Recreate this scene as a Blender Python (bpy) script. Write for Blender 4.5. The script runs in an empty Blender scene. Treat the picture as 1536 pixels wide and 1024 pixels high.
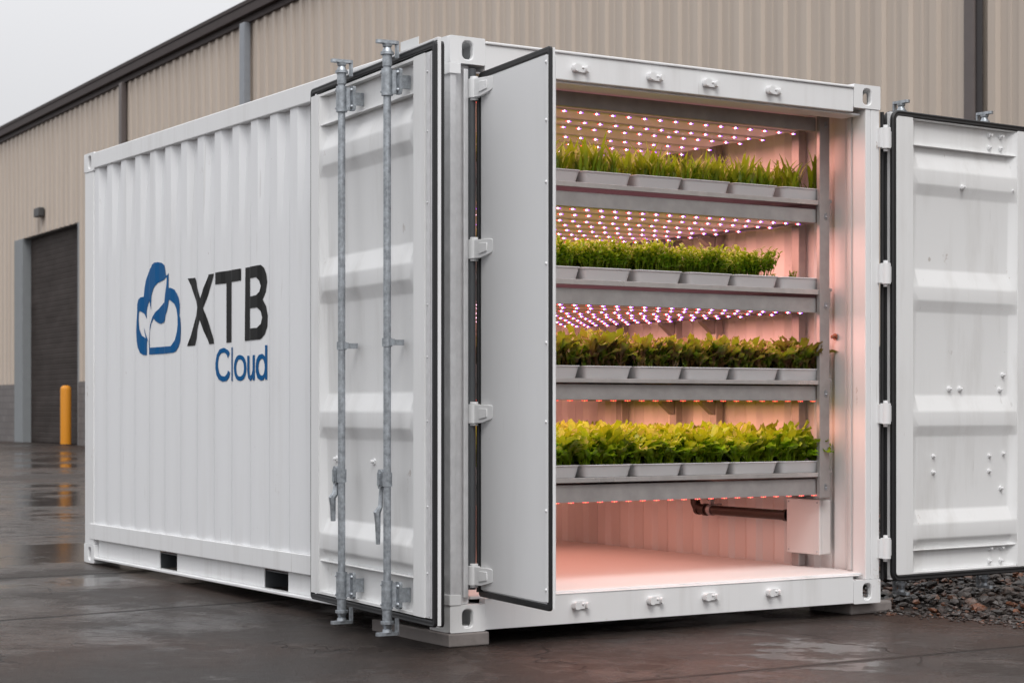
import bpy, bmesh, math, random
import numpy as np
from mathutils import Vector, Matrix

random.seed(7); np.random.seed(7)
scene = bpy.context.scene
COL = scene.collection
R = math.radians

# ------------------------------------------------------------------ mesh builder
class MB:
    def __init__(s):
        s.v = []; s.f = []; s.m = []
    def add(s, vs, fs, mi=0):
        b = len(s.v); s.v += [tuple(p) for p in vs]
        s.f += [tuple(i + b for i in f) for f in fs]; s.m += [mi] * len(fs)
        return s
    def box(s, x0, x1, y0, y1, z0, z1, mi=0):
        vs = [(x0,y0,z0),(x1,y0,z0),(x1,y1,z0),(x0,y1,z0),(x0,y0,z1),(x1,y0,z1),(x1,y1,z1),(x0,y1,z1)]
        return s.add(vs, [(0,3,2,1),(4,5,6,7),(0,1,5,4),(1,2,6,5),(2,3,7,6),(3,0,4,7)], mi)
    def cyl(s, p0, p1, r0, n=12, r1=None, caps=True, mi=0):
        r1 = r0 if r1 is None else r1
        p0, p1 = Vector(p0), Vector(p1); a = (p1 - p0).normalized()
        u = a.orthogonal().normalized(); w = a.cross(u)
        vs = []
        for p, r in ((p0, r0), (p1, r1)):
            for i in range(n):
                t = 2 * math.pi * i / n
                vs.append(p + (u * math.cos(t) + w * math.sin(t)) * r)
        fs = [(i, (i+1) % n, n + (i+1) % n, n + i) for i in range(n)]
        if caps: fs += [tuple(reversed(range(n))), tuple(range(n, 2*n))]
        return s.add(vs, fs, mi)
    def tube(s, pts, r, n=10, mi=0):
        pts = [Vector(p) for p in pts]; rs = r if isinstance(r, (list, tuple)) else [r] * len(pts)
        vs = []; u = None
        for k, p in enumerate(pts):
            a = (pts[min(k+1, len(pts)-1)] - pts[max(k-1, 0)]).normalized()
            if u is None: u = a.orthogonal().normalized()
            u = (u - a * u.dot(a)).normalized(); w = a.cross(u)
            for i in range(n):
                t = 2 * math.pi * i / n
                vs.append(p + (u * math.cos(t) + w * math.sin(t)) * rs[k])
        fs = []
        for k in range(len(pts) - 1):
            for i in range(n):
                fs.append((k*n+i, k*n+(i+1) % n, (k+1)*n+(i+1) % n, (k+1)*n+i))
        fs += [tuple(reversed(range(n))), tuple(range((len(pts)-1)*n, len(pts)*n))]
        return s.add(vs, fs, mi)
    def prism(s, poly, f0, f1, mi=0):
        """poly: 2-D points, f0 / f1: functions (a,b) -> 3-D point for both ends"""
        n = len(poly)
        vs = [f0(*p) for p in poly] + [f1(*p) for p in poly]
        fs = [tuple(reversed(range(n))), tuple(range(n, 2*n))]
        fs += [(i, (i+1) % n, n+(i+1) % n, n+i) for i in range(n)]
        return s.add(vs, fs, mi)
    def loft(s, loops, closed_ends=(True, True), mi=0):
        n = len(loops[0]); vs = [p for l in loops for p in l]; fs = []
        for k in range(len(loops) - 1):
            for i in range(n):
                fs.append((k*n+i, k*n+(i+1) % n, (k+1)*n+(i+1) % n, (k+1)*n+i))
        if closed_ends[0]: fs.append(tuple(reversed(range(n))))
        if closed_ends[1]: fs.append(tuple(range((len(loops)-1)*n, len(loops)*n)))
        return s.add(vs, fs, mi)
    def dome(s, c, r, h, axis, n=8, rings=3, mi=0):
        a = Vector(axis).normalized(); u = a.orthogonal().normalized(); w = a.cross(u); c = Vector(c)
        loops = []
        for k in range(rings):
            t = k / rings * math.pi / 2
            loops.append([c + a * (h * math.sin(t)) + (u * math.cos(2*math.pi*i/n) + w * math.sin(2*math.pi*i/n)) * (r * math.cos(t)) for i in range(n)])
        loops.append([c + a * h + (u * math.cos(2*math.pi*i/n) + w * math.sin(2*math.pi*i/n)) * (r * .08) for i in range(n)])
        return s.loft(loops, (False, True), mi)
    def mesh(s, name, mats, smooth=None):
        me = bpy.data.meshes.new(name)
        me.from_pydata(s.v, [], s.f)
        for m in (mats if isinstance(mats, (list, tuple)) else [mats]): me.materials.append(m)
        if any(s.m): me.polygons.foreach_set('material_index', s.m)
        bm = bmesh.new(); bm.from_mesh(me); bmesh.ops.recalc_face_normals(bm, faces=bm.faces); bm.to_mesh(me); bm.free()
        if smooth is not None:
            me.shade_smooth(); me.set_sharp_from_angle(angle=R(smooth))
        me.update()
        return me
    def build(s, name, mats, parent=None, smooth=35, bevel=0, loc=None, recalc=True):
        o = bpy.data.objects.new(name, s.mesh(name, mats, smooth))
        COL.objects.link(o)
        if parent: o.parent = parent
        if loc: o.location = loc
        if bevel:
            b = o.modifiers.new('bevel', 'BEVEL'); b.width = bevel; b.segments = 2; b.limit_method = 'ANGLE'; b.angle_limit = R(40)
            b.harden_normals = False
        return o

def tag(o, label=None, cat=None, group=None, kind=None):
    if label: o['label'] = label
    if cat: o['category'] = cat
    if group: o['group'] = group
    if kind: o['kind'] = kind
    return o
def empty(name, loc=(0,0,0), rz=0):
    o = bpy.data.objects.new(name, None); COL.objects.link(o)
    o.location = loc; o.rotation_euler = (0, 0, rz); o.empty_display_size = .1
    return o
def copy_tree(o, parent=None):
    c = o.copy(); COL.objects.link(c)
    if parent: c.parent = parent
    for ch in o.children: copy_tree(ch, c)
    return c

def rrect(w, h, r, n=4):
    """rounded rectangle loop centred on 0"""
    pts = []
    for cx, cy, a0 in ((w/2-r, h/2-r, 0), (-w/2+r, h/2-r, 90), (-w/2+r, -h/2+r, 180), (w/2-r, -h/2+r, 270)):
        for i in range(n + 1):
            t = R(a0 + 90 * i / n); pts.append((cx + r * math.cos(t), cy + r * math.sin(t)))
    return pts
def stadium(w, h, n=6):
    return rrect(w, h, w * .42, n)

# ------------------------------------------------------------------ materials
def nmat(name):
    m = bpy.data.materials.new(name); m.use_nodes = True
    nt = m.node_tree; p = nt.nodes['Principled BSDF']
    return m, nt, p
def N(nt, typ, **kw):
    n = nt.nodes.new(typ)
    for k, v in kw.items():
        if k.startswith('i_'): n.inputs[k[2:].replace('_', ' ')].default_value = v
        else: setattr(n, k, v)
    return n
def noise(nt, vec, scale, detail=4, rough=.55, lac=2.0):
    n = N(nt, 'ShaderNodeTexNoise'); n.inputs['Scale'].default_value = scale
    n.inputs['Detail'].default_value = detail; n.inputs['Roughness'].default_value = rough
    if vec is not None: nt.links.new(vec, n.inputs['Vector'])
    return n.outputs['Fac']
def ramp(nt, fac, stops, interp='LINEAR'):
    r = N(nt, 'ShaderNodeValToRGB'); r.color_ramp.interpolation = interp
    el = r.color_ramp.elements
    while len(el) < len(stops): el.new(.5)
    for e, (p, c) in zip(el, stops):
        e.position = p; e.color = c if len(c) == 4 else (*c, 1)
    nt.links.new(fac, r.inputs['Fac']); return r.outputs['Color']
def g(v): return (v, v, v, 1)
def mapping(nt, scale, kind='Object', loc=(0,0,0)):
    tc = N(nt, 'ShaderNodeTexCoord'); mp = N(nt, 'ShaderNodeMapping')
    mp.inputs['Scale'].default_value = scale; mp.inputs['Location'].default_value = loc
    nt.links.new(tc.outputs[kind], mp.inputs['Vector']); return mp.outputs['Vector']
def mixc(nt, fac, a, b, typ='MIX'):
    m = N(nt, 'ShaderNodeMix', data_type='RGBA', blend_type=typ)
    for s, v in ((0, fac), (6, a), (7, b)):
        if isinstance(v, bpy.types.NodeSocket): nt.links.new(v, m.inputs[s])
        else: m.inputs[s].default_value = v if s == 0 else (*v, 1) if len(v) == 3 else v
    return m.outputs[2]
def math_(nt, op, a, b=0.0, clamp=False):
    m = N(nt, 'ShaderNodeMath', operation=op, use_clamp=clamp)
    for i, v in enumerate((a, b)):
        if isinstance(v, bpy.types.NodeSocket): nt.links.new(v, m.inputs[i])
        else: m.inputs[i].default_value = v
    return m.outputs[0]
def bump(nt, p, h, strength, dist=.01):
    b = N(nt, 'ShaderNodeBump'); b.inputs['Strength'].default_value = strength; b.inputs['Distance'].default_value = dist
    nt.links.new(h, b.inputs['Height']); nt.links.new(b.outputs['Normal'], p.inputs['Normal'])

def painted(name, col, rough=.4, dirt=.12, dirtcol=(.30,.27,.23), bumps=.04, streak=(9,9,.7), spots=True, rust=0):
    m, nt, p = nmat(name)
    v = mapping(nt, streak)
    d1 = ramp(nt, noise(nt, v, 1.0, 6, .62), [(.50, g(0)), (.80, g(1))])
    v2 = mapping(nt, (1,1,1), loc=(3.1,1.7,.3))
    d2 = ramp(nt, noise(nt, v2, 1.3, 4, .6), [(.35, g(.25)), (.75, g(1))])
    f = math_(nt, 'MULTIPLY', math_(nt, 'MULTIPLY', d1, d2), dirt, True)
    c = mixc(nt, f, col, dirtcol)
    if spots:
        sp = ramp(nt, noise(nt, mapping(nt, (1,1,1)), 14, 3, .5), [(.76, g(0)), (.80, g(1))])
        c = mixc(nt, math_(nt, 'MULTIPLY', sp, min(.45, dirt * 1.8)), c, (.24,.16,.11))
        sc = ramp(nt, noise(nt, mapping(nt, (30, 30, 2.2), loc=(1,2,3)), 1.0, 2, .4), [(.745, g(0)), (.765, g(1))])
        c = mixc(nt, math_(nt, 'MULTIPLY', sc, min(.30, dirt)), c, (.42,.40,.38))
    if rust:
        ru = ramp(nt, math_(nt, 'ADD', math_(nt, 'MULTIPLY', noise(nt, mapping(nt, (1,1,1), loc=(7,3,5)), 5.5, 6, .7), .75), math_(nt, 'MULTIPLY', noise(nt, mapping(nt, (40,40,9)), 1, 3), .25)), [(.640, g(0)), (.69, g(1))])
        c = mixc(nt, math_(nt, 'MULTIPLY', ru, rust), c, (.22,.115,.06))
    nt.links.new(c, p.inputs['Base Color'])
    rr = math_(nt, 'ADD', math_(nt, 'MULTIPLY', noise(nt, v2, 7, 4), .22), rough - .11)
    nt.links.new(rr, p.inputs['Roughness'])
    bump(nt, p, noise(nt, v2, 26, 3), bumps, .004)
    return m
def metal(name, col, rough=.45, met=.85, var=.35, scale=30):
    m, nt, p = nmat(name)
    v = mapping(nt, (1,1,1))
    n = noise(nt, v, scale, 5, .6)
    c = mixc(nt, ramp(nt, n, [(.3, g(0)), (.7, g(1))]), tuple(x * (1-var) for x in col), tuple(min(1, x * (1+var*.6)) for x in col))
    nt.links.new(c, p.inputs['Base Color']); p.inputs['Metallic'].default_value = met
    nt.links.new(math_(nt, 'ADD', math_(nt, 'MULTIPLY', noise(nt, v, scale*.4, 3), .3), rough-.15), p.inputs['Roughness'])
    bump(nt, p, n, .06, .003)
    return m
def plain(name, col, rough=.5, met=0, var=.12, scale=8, spec=.5):
    m, nt, p = nmat(name)
    v = mapping(nt, (1,1,1))
    c = mixc(nt, noise(nt, v, scale, 4), tuple(x*(1-var) for x in col), tuple(x*(1+var) for x in col))
    nt.links.new(c, p.inputs['Base Color']); p.inputs['Roughness'].default_value = rough; p.inputs['Metallic'].default_value = met
    p.inputs['Specular IOR Level'].default_value = spec
    return m
def emit(name, col, strength):
    m, nt, p = nmat(name)
    p.inputs['Base Color'].default_value = (.6,.6,.6,1)
    p.inputs['Emission Color'].default_value = (*col, 1); p.inputs['Emission Strength'].default_value = strength
    m.cycles.emission_sampling = 'AUTO'
    return m
def leafmat(name, c1, c2, c3=None, trans=.35, hue=.02):
    m, nt, p = nmat(name)
    v = mapping(nt, (1,1,1), 'Object')
    n = noise(nt, v, 22, 4, .6)
    c = mixc(nt, ramp(nt, n, [(.3, g(0)), (.7, g(1))]), c1, c2)
    if c3:
        n3 = noise(nt, mapping(nt, (1,1,1), 'Object', (4,2,7)), 16, 3)
        c = mixc(nt, ramp(nt, n3, [(.42, g(0)), (.56, g(.85))]), c, c3)
    oi = N(nt, 'ShaderNodeObjectInfo')
    hs = N(nt, 'ShaderNodeHueSaturation')
    gi = N(nt, 'ShaderNodeNewGeometry')
    h = math_(nt, 'ADD', math_(nt, 'MULTIPLY', gi.outputs['Random Per Island'], .05), .475)
    vv = math_(nt, 'ADD', math_(nt, 'MULTIPLY', gi.outputs['Random Per Island'], .6), .7)
    nt.links.new(h, hs.inputs['Hue']); nt.links.new(vv, hs.inputs['Value']); nt.links.new(c, hs.inputs['Color'])
    c = hs.outputs['Color']
    nt.links.new(c, p.inputs['Base Color']); p.inputs['Roughness'].default_value = .42
    t = N(nt, 'ShaderNodeBsdfTranslucent'); nt.links.new(mixc(nt, .4, c, (.28,.55,.03)), t.inputs['Color'])
    mx = N(nt, 'ShaderNodeMixShader'); mx.inputs[0].default_value = trans
    nt.links.new(p.outputs[0], mx.inputs[1]); nt.links.new(t.outputs[0], mx.inputs[2])
    nt.links.new(mx.outputs[0], nt.nodes['Material Output'].inputs['Surface'])
    return m

WHITE = (.785,.795,.81)
M = {}
M['side'] = painted('white_paint', WHITE, .42, .26, rust=.18)
M['frame'] = painted('white_frame_paint', (.78,.785,.79), .4, .36, bumps=.05, rust=.55)
M['door'] = painted('door_paint', (.775,.78,.78), .38, .5, streak=(7,7,1.1), rust=.45)
M['inner'] = painted('interior_paint', (.80,.77,.76), .6, .12)
M['floor'] = painted('floor_paint', (.76,.73,.72), .55, .03, streak=(1.2,.6,1), spots=False)
M['jambw'] = painted('seal_grey_paint', (.60,.61,.61), .4, .15)
M['panel'] = painted('grey_panel', (.80,.805,.81), .36, .16, (.42,.41,.40), streak=(5,5,.8))
M['galv'] = metal('galvanised_steel', (.40,.43,.46), .48, .75, .4, 45)
M['post'] = metal('brushed_post', (.68,.68,.69), .4, .25, .10, 20)
M['rack'] = metal('rack_aluminium', (.36,.345,.34), .42, .35, .14, 12)
M['deck'] = metal('deck_aluminium', (.52,.50,.49), .32, .5, .14, 12)
M['rubber'] = plain('rubber_gasket', (.012,.012,.013), .5, 0, .3)
M['rubber2'] = plain('dark_grey_rubber', (.07,.075,.08), .4, 0, .2)
M['dark'] = plain('dark_hole', (.03,.03,.03), .8)
M['tray'] = plain('tray_plastic', (.76,.75,.76), .4, 0, .06, 6)
M['soil'] = plain('soil', (.035,.022,.014), .95, 0, .5, 60)
M['blue'] = plain('blue_vinyl', (.0,.092,.265), .5, 0, .08, 8, .12)
M['black'] = plain('black_vinyl', (.012,.012,.012), .5, 0, .1, 8, .15)
M['ledw'] = emit('led_white', (1,.60,.82), 7)
M['halor'] = emit('led_halo_red', (1,.03,.04), 3)
M['halov'] = emit('led_halo_violet', (.32,.03,1), 3)
M['ledo'] = emit('led_orange', (1,.20,.05), 2)
M['bar'] = plain('light_bar_white', (.72,.70,.70), .35, .1)
M['panelglow'] = emit('panel_spill_glow', (1,.40,.46), .15); M['panelglow'].cycles.emission_sampling = 'NONE'  # faint pink emission imitates LED light spilling onto the back panels
M['pipe'] = plain('brown_pipe', (.024,.014,.011), .35, .1, .2)
M['boxg'] = painted('control_box_paint', (.62,.60,.59), .42, .08)
M['concblock'] = painted('concrete_block', (.225,.20,.19), .85, .8, (.09,.075,.07), .8, (14,14,14))
M['yellow'] = painted('bollard_yellow', (.70,.27,.012), .55, .25)
M['trim'] = plain('dark_brown_trim', (.055,.042,.040), .6, 0, .15, 3, .2)
M['trim2'] = plain('downspout_grey', (.26,.28,.31), .45)
M['trim3'] = plain('downspout_brown', (.12,.10,.095), .5)
M['trim4'] = plain('black_trim', (.035,.03,.03), .5)
M['jamb'] = plain('jamb_grey', (.25,.265,.275), .6, 0, .1, 4, .2)
M['lamp'] = plain('lamp_housing', (.06,.06,.06), .5)
M['glass'] = plain('lamp_glass', (.30,.32,.33), .15)

def wallmat():
    m, nt, p = nmat('tan_metal_cladding')
    v = mapping(nt, (1.5,1.5,.15))
    c = mixc(nt, ramp(nt, noise(nt, v, 1, 5), [(.3, g(0)), (.75, g(1))]), (.55,.47,.397), (.485,.41,.345))
    nt.links.new(c, p.inputs['Base Color']); p.inputs['Roughness'].default_value = .5
    return m
M['wall'] = wallmat()
def cmumat():
    m, nt, p = nmat('grey_block_masonry')
    v = mapping(nt, (1,1,1))
    sx = N(nt, 'ShaderNodeSeparateXYZ'); nt.links.new(v, sx.inputs[0])
    cb = N(nt, 'ShaderNodeCombineXYZ'); nt.links.new(sx.outputs[0], cb.inputs[0]); nt.links.new(sx.outputs[2], cb.inputs[1])
    b = N(nt, 'ShaderNodeTexBrick'); nt.links.new(cb.outputs[0], b.inputs['Vector'])
    b.inputs['Scale'].default_value = 1; b.inputs['Brick Width'].default_value = .4; b.inputs['Row Height'].default_value = .2
    b.inputs['Mortar Size'].default_value = .012; b.inputs['Color1'].default_value = (.15,.135,.13,1); b.inputs['Color2'].default_value = (.18,.165,.16,1)
    b.inputs['Mortar'].default_value = (.11,.10,.10,1)
    nt.links.new(b.outputs['Color'], p.inputs['Base Color']); p.inputs['Roughness'].default_value = .85
    bump(nt, p, math_(nt, 'ADD', b.outputs['Fac'], math_(nt, 'MULTIPLY', noise(nt, v, 40), .4)), -.4, .01)
    return m
M['cmu'] = cmumat()
def shuttermat():
    m, nt, p = nmat('shutter_slats')
    v = mapping(nt, (.8,.8,2.0))
    c = mixc(nt, ramp(nt, noise(nt, v, 1.0, 5), [(.35, g(0)), (.7, g(1))]), (.042,.034,.031), (.066,.055,.051))
    nt.links.new(c, p.inputs['Base Color']); p.inputs['Roughness'].default_value = .7; p.inputs['Specular IOR Level'].default_value = .12
    return m
M['shutter'] = shuttermat()

def groundmat():
    m, nt, p = nmat('wet_concrete')
    v = mapping(nt, (1,1,1))
    big = noise(nt, v, .55, 5, .55)
    mid = noise(nt, mapping(nt, (1,1,1), loc=(5,9,0)), 2.6, 6, .62)
    fine = noise(nt, v, 30, 7, .7)
    grain = noise(nt, v, 120, 4, .7)
    c = mixc(nt, ramp(nt, mid, [(.3, g(0)), (.72, g(1))]), (.019,.0155,.014), (.052,.042,.037))
    c = mixc(nt, ramp(nt, big, [(.46, g(0)), (.66, g(.7))]), c, (.060,.032,.022))
    c = mixc(nt, ramp(nt, fine, [(.40, g(.75)), (.52, g(0))]), c, (.022,.018,.016))
    c = mixc(nt, ramp(nt, grain, [(.53, g(0)), (.68, g(.6))]), c, (.17,.15,.14))
    # sawn joints between the slabs (lines along x at given y, a few along y)
    sx = N(nt, 'ShaderNodeSeparateXYZ'); nt.links.new(v, sx.inputs[0])
    wob = math_(nt, 'MULTIPLY', math_(nt, 'SUBTRACT', noise(nt, v, 3.5, 5, .7), .5), .05)
    X = math_(nt, 'ADD', sx.outputs[0], wob); Y = math_(nt, 'ADD', sx.outputs[1], wob)
    jm = None
    for a, k, slope, wd in ((Y, 2.03, .115, .040), (Y, 3.85, .03, .075), (Y, -1.27, -.01, .036), (Y, 7.3, .04, .05), (Y, 11.0, .02, .02), (Y, 15.5, .02, .07), (X, -5.4, 0, .02)):
        dd = math_(nt, 'SUBTRACT', a, k)
        if slope: dd = math_(nt, 'SUBTRACT', dd, math_(nt, 'MULTIPLY', sx.outputs[0], slope))
        l = math_(nt, 'SUBTRACT', 1, math_(nt, 'DIVIDE', math_(nt, 'ABSOLUTE', dd), wd), True)
        jm = l if jm is None else math_(nt, 'MAXIMUM', jm, l)
    vo = N(nt, 'ShaderNodeTexVoronoi', feature='DISTANCE_TO_EDGE'); vo.inputs['Scale'].default_value = .8
    vm = N(nt, 'ShaderNodeVectorMath', operation='ADD'); nz = N(nt, 'ShaderNodeTexNoise'); nz.inputs['Scale'].default_value = 1.6; nz.inputs['Detail'].default_value = 6
    nt.links.new(v, nz.inputs['Vector']); nt.links.new(v, vm.inputs[0]); nt.links.new(nz.outputs['Color'], vm.inputs[1]); nt.links.new(vm.outputs[0], vo.inputs['Vector'])
    crack = math_(nt, 'SUBTRACT', 1, math_(nt, 'DIVIDE', vo.outputs['Distance'], .008), True)
    crack = math_(nt, 'MULTIPLY', crack, ramp(nt, noise(nt, v, .9, 3), [(.50, g(0)), (.58, g(.75))]))
    jm = math_(nt, 'MAXIMUM', jm, crack)
    c = mixc(nt, math_(nt, 'MULTIPLY', jm, .9, True), c, (.010,.008,.007))
    nt.links.new(c, p.inputs['Base Color'])
    # standing water where the slab is low
    w = noise(nt, mapping(nt, (1,1,1), loc=(2.3,.4,0)), .42, 5, .5)
    low = None
    for px, py, rx, ry, amp in ((-.5, 5.6, 2.4, 1.5, .30), (-.35, 3.45, 1.3, .55, .22), (2.0, 13, 7, 5, .16), (8, 28, 9, 9, .16), (-2.2, 2.6, 1.6, .5, .10), (1.9, -.75, .9, .35, .02), (-1.0, 1.2, .8, .3, .08)):
        ax = math_(nt, 'MULTIPLY', math_(nt, 'SUBTRACT', sx.outputs[0], px), 1 / rx); ay = math_(nt, 'MULTIPLY', math_(nt, 'SUBTRACT', sx.outputs[1], py), 1 / ry)
        q = math_(nt, 'ADD', math_(nt, 'MULTIPLY', ax, ax), math_(nt, 'MULTIPLY', ay, ay))
        q = math_(nt, 'MULTIPLY', math_(nt, 'SUBTRACT', 1, q, True), amp)
        low = q if low is None else math_(nt, 'ADD', low, q)
    w = math_(nt, 'ADD', math_(nt, 'SUBTRACT', math_(nt, 'ADD', math_(nt, 'MULTIPLY', w, .75), math_(nt, 'ADD', math_(nt, 'MULTIPLY', noise(nt, v, 1.9, 6, .65), .55), math_(nt, 'MULTIPLY', noise(nt, v, 8, 5, .65), .26))), .295), low)
    wet = ramp(nt, w, [(.47, g(0)), (.56, g(.6)), (.66, g(1))])
    wet = math_(nt, 'MULTIPLY', wet, math_(nt, 'SUBTRACT', 1, jm, True))
    rdry = math_(nt, 'ADD', math_(nt, 'MULTIPLY', mid, .42), .15)
    rr = math_(nt, 'ADD', math_(nt, 'MULTIPLY', rdry, math_(nt, 'SUBTRACT', 1, wet)), math_(nt, 'MULTIPLY', wet, .045))
    nt.links.new(rr, p.inputs['Roughness'])
    p.inputs['IOR'].default_value = 1.33
    nt.links.new(math_(nt, 'ADD', math_(nt, 'MULTIPLY', wet, .32), .14), p.inputs['Specular IOR Level'])
    hgt = math_(nt, 'ADD', math_(nt, 'MULTIPLY', fine, .7), math_(nt, 'MULTIPLY', grain, .5))
    hgt = math_(nt, 'MULTIPLY', hgt, math_(nt, 'SUBTRACT', 1, math_(nt, 'MULTIPLY', wet, .95)))
    hgt = math_(nt, 'SUBTRACT', hgt, math_(nt, 'MULTIPLY', jm, 1.6))
    bump(nt, p, hgt, 1.0, .013)
    return m
M['ground'] = groundmat()
def rockmat():
    m, nt, p = nmat('gravel_stones')
    gi = N(nt, 'ShaderNodeNewGeometry')
    c = ramp(nt, gi.outputs['Random Per Island'], [(0, (.018,.015,.013)), (.35, (.034,.027,.024)), (.6, (.048,.038,.034)), (.74, (.068,.056,.050)), (.82, (.085,.036,.019)), (.94, (.17,.055,.018)), (1, (.13,.115,.105))])
    v = mapping(nt, (1,1,1))
    c = mixc(nt, ramp(nt, noise(nt, v, 45, 4), [(.35, g(.6)), (.6, g(0))]), c, (.025,.02,.018))
    nt.links.new(c, p.inputs['Base Color'])
    nt.links.new(math_(nt, 'ADD', math_(nt, 'MULTIPLY', noise(nt, v, 9), .5), .15), p.inputs['Roughness'])
    bump(nt, p, noise(nt, v, 90, 4), .4, .006)
    return m
M['rock'] = rockmat()
M['leaf_low'] = leafmat('lettuce_bright', (.17,.265,.004), (.29,.37,.005), None, .40)
M['leaf_red'] = leafmat('lettuce_dark_red', (.10,.155,.008), (.19,.26,.010), (.15,.052,.03), .32)
M['leaf_curl'] = leafmat('cress_green', (.12,.205,.005), (.20,.29,.006), None, .36)
M['leaf_lance'] = leafmat('seedling_green', (.12,.21,.008), (.20,.31,.012), None, .36)
LAMP_K, SKY_UP, SKY_HZ, SUN_E = 4.2, 11.6, 5.0, 1.3
LOGO = {'EMBLEM':[[(3.578,1.351),(3.631,1.353),(3.673,1.369),(3.707,1.401),(3.724,1.439),(3.731,1.501),(3.724,1.563),(3.716,1.613),(3.716,1.656),(3.699,1.684),(3.665,1.696),(3.626,1.699),(3.614,1.751),(3.589,1.799),(3.548,1.839),(3.49,1.866),(3.482,1.878),(3.449,1.888),(3.4,1.889),(3.344,1.881),(3.304,1.865),(3.276,1.841),(3.264,1.807),(3.259,1.801),(3.24,1.806),(3.223,1.816),(3.223,1.73),(3.193,1.728),(3.154,1.717),(3.115,1.691),(3.088,1.663),(3.074,1.627),(3.074,1.591),(3.079,1.565),(3.057,1.537),(3.044,1.501),(3.044,1.466),(3.061,1.425),(3.091,1.387),(3.13,1.363),(3.169,1.355),(3.264,1.353),(3.536,1.353),(3.548,1.427),(3.531,1.482),(3.506,1.53),(3.473,1.572),(3.424,1.6),(3.368,1.625),(3.304,1.652),(3.276,1.696),(3.256,1.749),(3.249,1.793),(3.32,1.78),(3.4,1.769),(3.457,1.739),(3.487,1.701),(3.493,1.658),(3.495,1.613),(3.506,1.641),(3.52,1.678),(3.548,1.661),(3.573,1.631),(3.581,1.607),(3.581,1.567),(3.614,1.596),(3.656,1.612),(3.687,1.615),(3.693,1.562),(3.682,1.512),(3.648,1.468),(3.593,1.45),(3.614,1.485),(3.624,1.519),(3.598,1.478),(3.564,1.441),(3.576,1.428)],[(3.454,1.564),(3.424,1.546),(3.384,1.531),(3.352,1.528),(3.312,1.535),(3.28,1.552),(3.269,1.576),(3.245,1.602),(3.229,1.634),(3.221,1.66),(3.193,1.656),(3.154,1.636),(3.122,1.605),(3.107,1.563),(3.104,1.515),(3.115,1.474),(3.146,1.427),(3.193,1.393),(3.264,1.394),(3.515,1.393),(3.526,1.402),(3.528,1.445),(3.515,1.494),(3.49,1.536)]],'XTB':[[(2.943,1.767),(2.848,1.766),(2.761,1.646),(2.66,1.773),(2.584,1.774),(2.721,1.59),(2.576,1.391),(2.65,1.389),(2.771,1.53),(2.852,1.388),(2.951,1.387),(2.803,1.598)],[(2.553,1.777),(2.22,1.778),(2.22,1.715),(2.35,1.714),(2.352,1.392),(2.418,1.39),(2.418,1.711),(2.553,1.712)],[(2.171,1.779),(1.974,1.782),(1.937,1.764),(1.909,1.728),(1.9,1.689),(1.918,1.639),(1.955,1.601),(1.913,1.565),(1.893,1.514),(1.898,1.46),(1.927,1.422),(1.979,1.395),(2.179,1.393)],[(2.109,1.72),(2.02,1.721),(1.988,1.701),(1.974,1.672),(1.987,1.643),(2.02,1.627),(2.109,1.623)],[(2.112,1.561),(2.011,1.563),(1.974,1.541),(1.961,1.509),(1.974,1.475),(2.011,1.456),(2.112,1.456)]],'CLOUD':[[(2.374,1.333),(2.396,1.349),(2.446,1.364),(2.496,1.356),(2.533,1.328),(2.551,1.284),(2.551,1.255),(2.537,1.218),(2.506,1.193),(2.462,1.181),(2.416,1.184),(2.382,1.204),(2.37,1.229),(2.398,1.24),(2.412,1.222),(2.44,1.209),(2.47,1.211),(2.5,1.23),(2.516,1.263),(2.516,1.287),(2.502,1.319),(2.476,1.335),(2.442,1.338),(2.416,1.327),(2.4,1.307)],[(2.348,1.364),(2.321,1.363),(2.321,1.183),(2.348,1.183)],[(2.158,1.25),(2.162,1.228),(2.172,1.209),(2.188,1.194),(2.208,1.185),(2.231,1.182),(2.254,1.185),(2.275,1.195),(2.291,1.211),(2.301,1.231),(2.305,1.252),(2.301,1.274),(2.291,1.293),(2.275,1.308),(2.254,1.317),(2.231,1.32),(2.208,1.316),(2.188,1.306),(2.172,1.29),(2.162,1.271)],[(2.19,1.25),(2.192,1.236),(2.198,1.223),(2.207,1.213),(2.219,1.207),(2.232,1.205),(2.245,1.207),(2.257,1.214),(2.267,1.224),(2.273,1.237),(2.275,1.252),(2.273,1.266),(2.267,1.279),(2.257,1.289),(2.245,1.295),(2.232,1.297),(2.219,1.295),(2.207,1.288),(2.198,1.277),(2.192,1.264)],[(2.148,1.313),(2.12,1.314),(2.12,1.239),(2.114,1.216),(2.095,1.206),(2.076,1.215),(2.065,1.238),(2.065,1.315),(2.037,1.315),(2.037,1.183),(2.063,1.183),(2.065,1.198),(2.084,1.181),(2.11,1.182),(2.137,1.196),(2.148,1.232)],[(1.926,1.302),(1.926,1.363),(1.898,1.363),(1.898,1.184),(1.924,1.184),(1.926,1.199),(1.946,1.183),(1.974,1.18),(2.005,1.194),(2.024,1.226),(2.026,1.257),(2.016,1.292),(1.992,1.314),(1.961,1.32),(1.938,1.312)],[(1.929,1.249),(1.931,1.236),(1.936,1.223),(1.943,1.214),(1.952,1.208),(1.962,1.206),(1.973,1.208),(1.982,1.214),(1.989,1.224),(1.994,1.237),(1.996,1.251),(1.994,1.264),(1.989,1.277),(1.982,1.286),(1.973,1.292),(1.962,1.294),(1.952,1.292),(1.943,1.285),(1.936,1.275),(1.931,1.263)]]}
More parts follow.
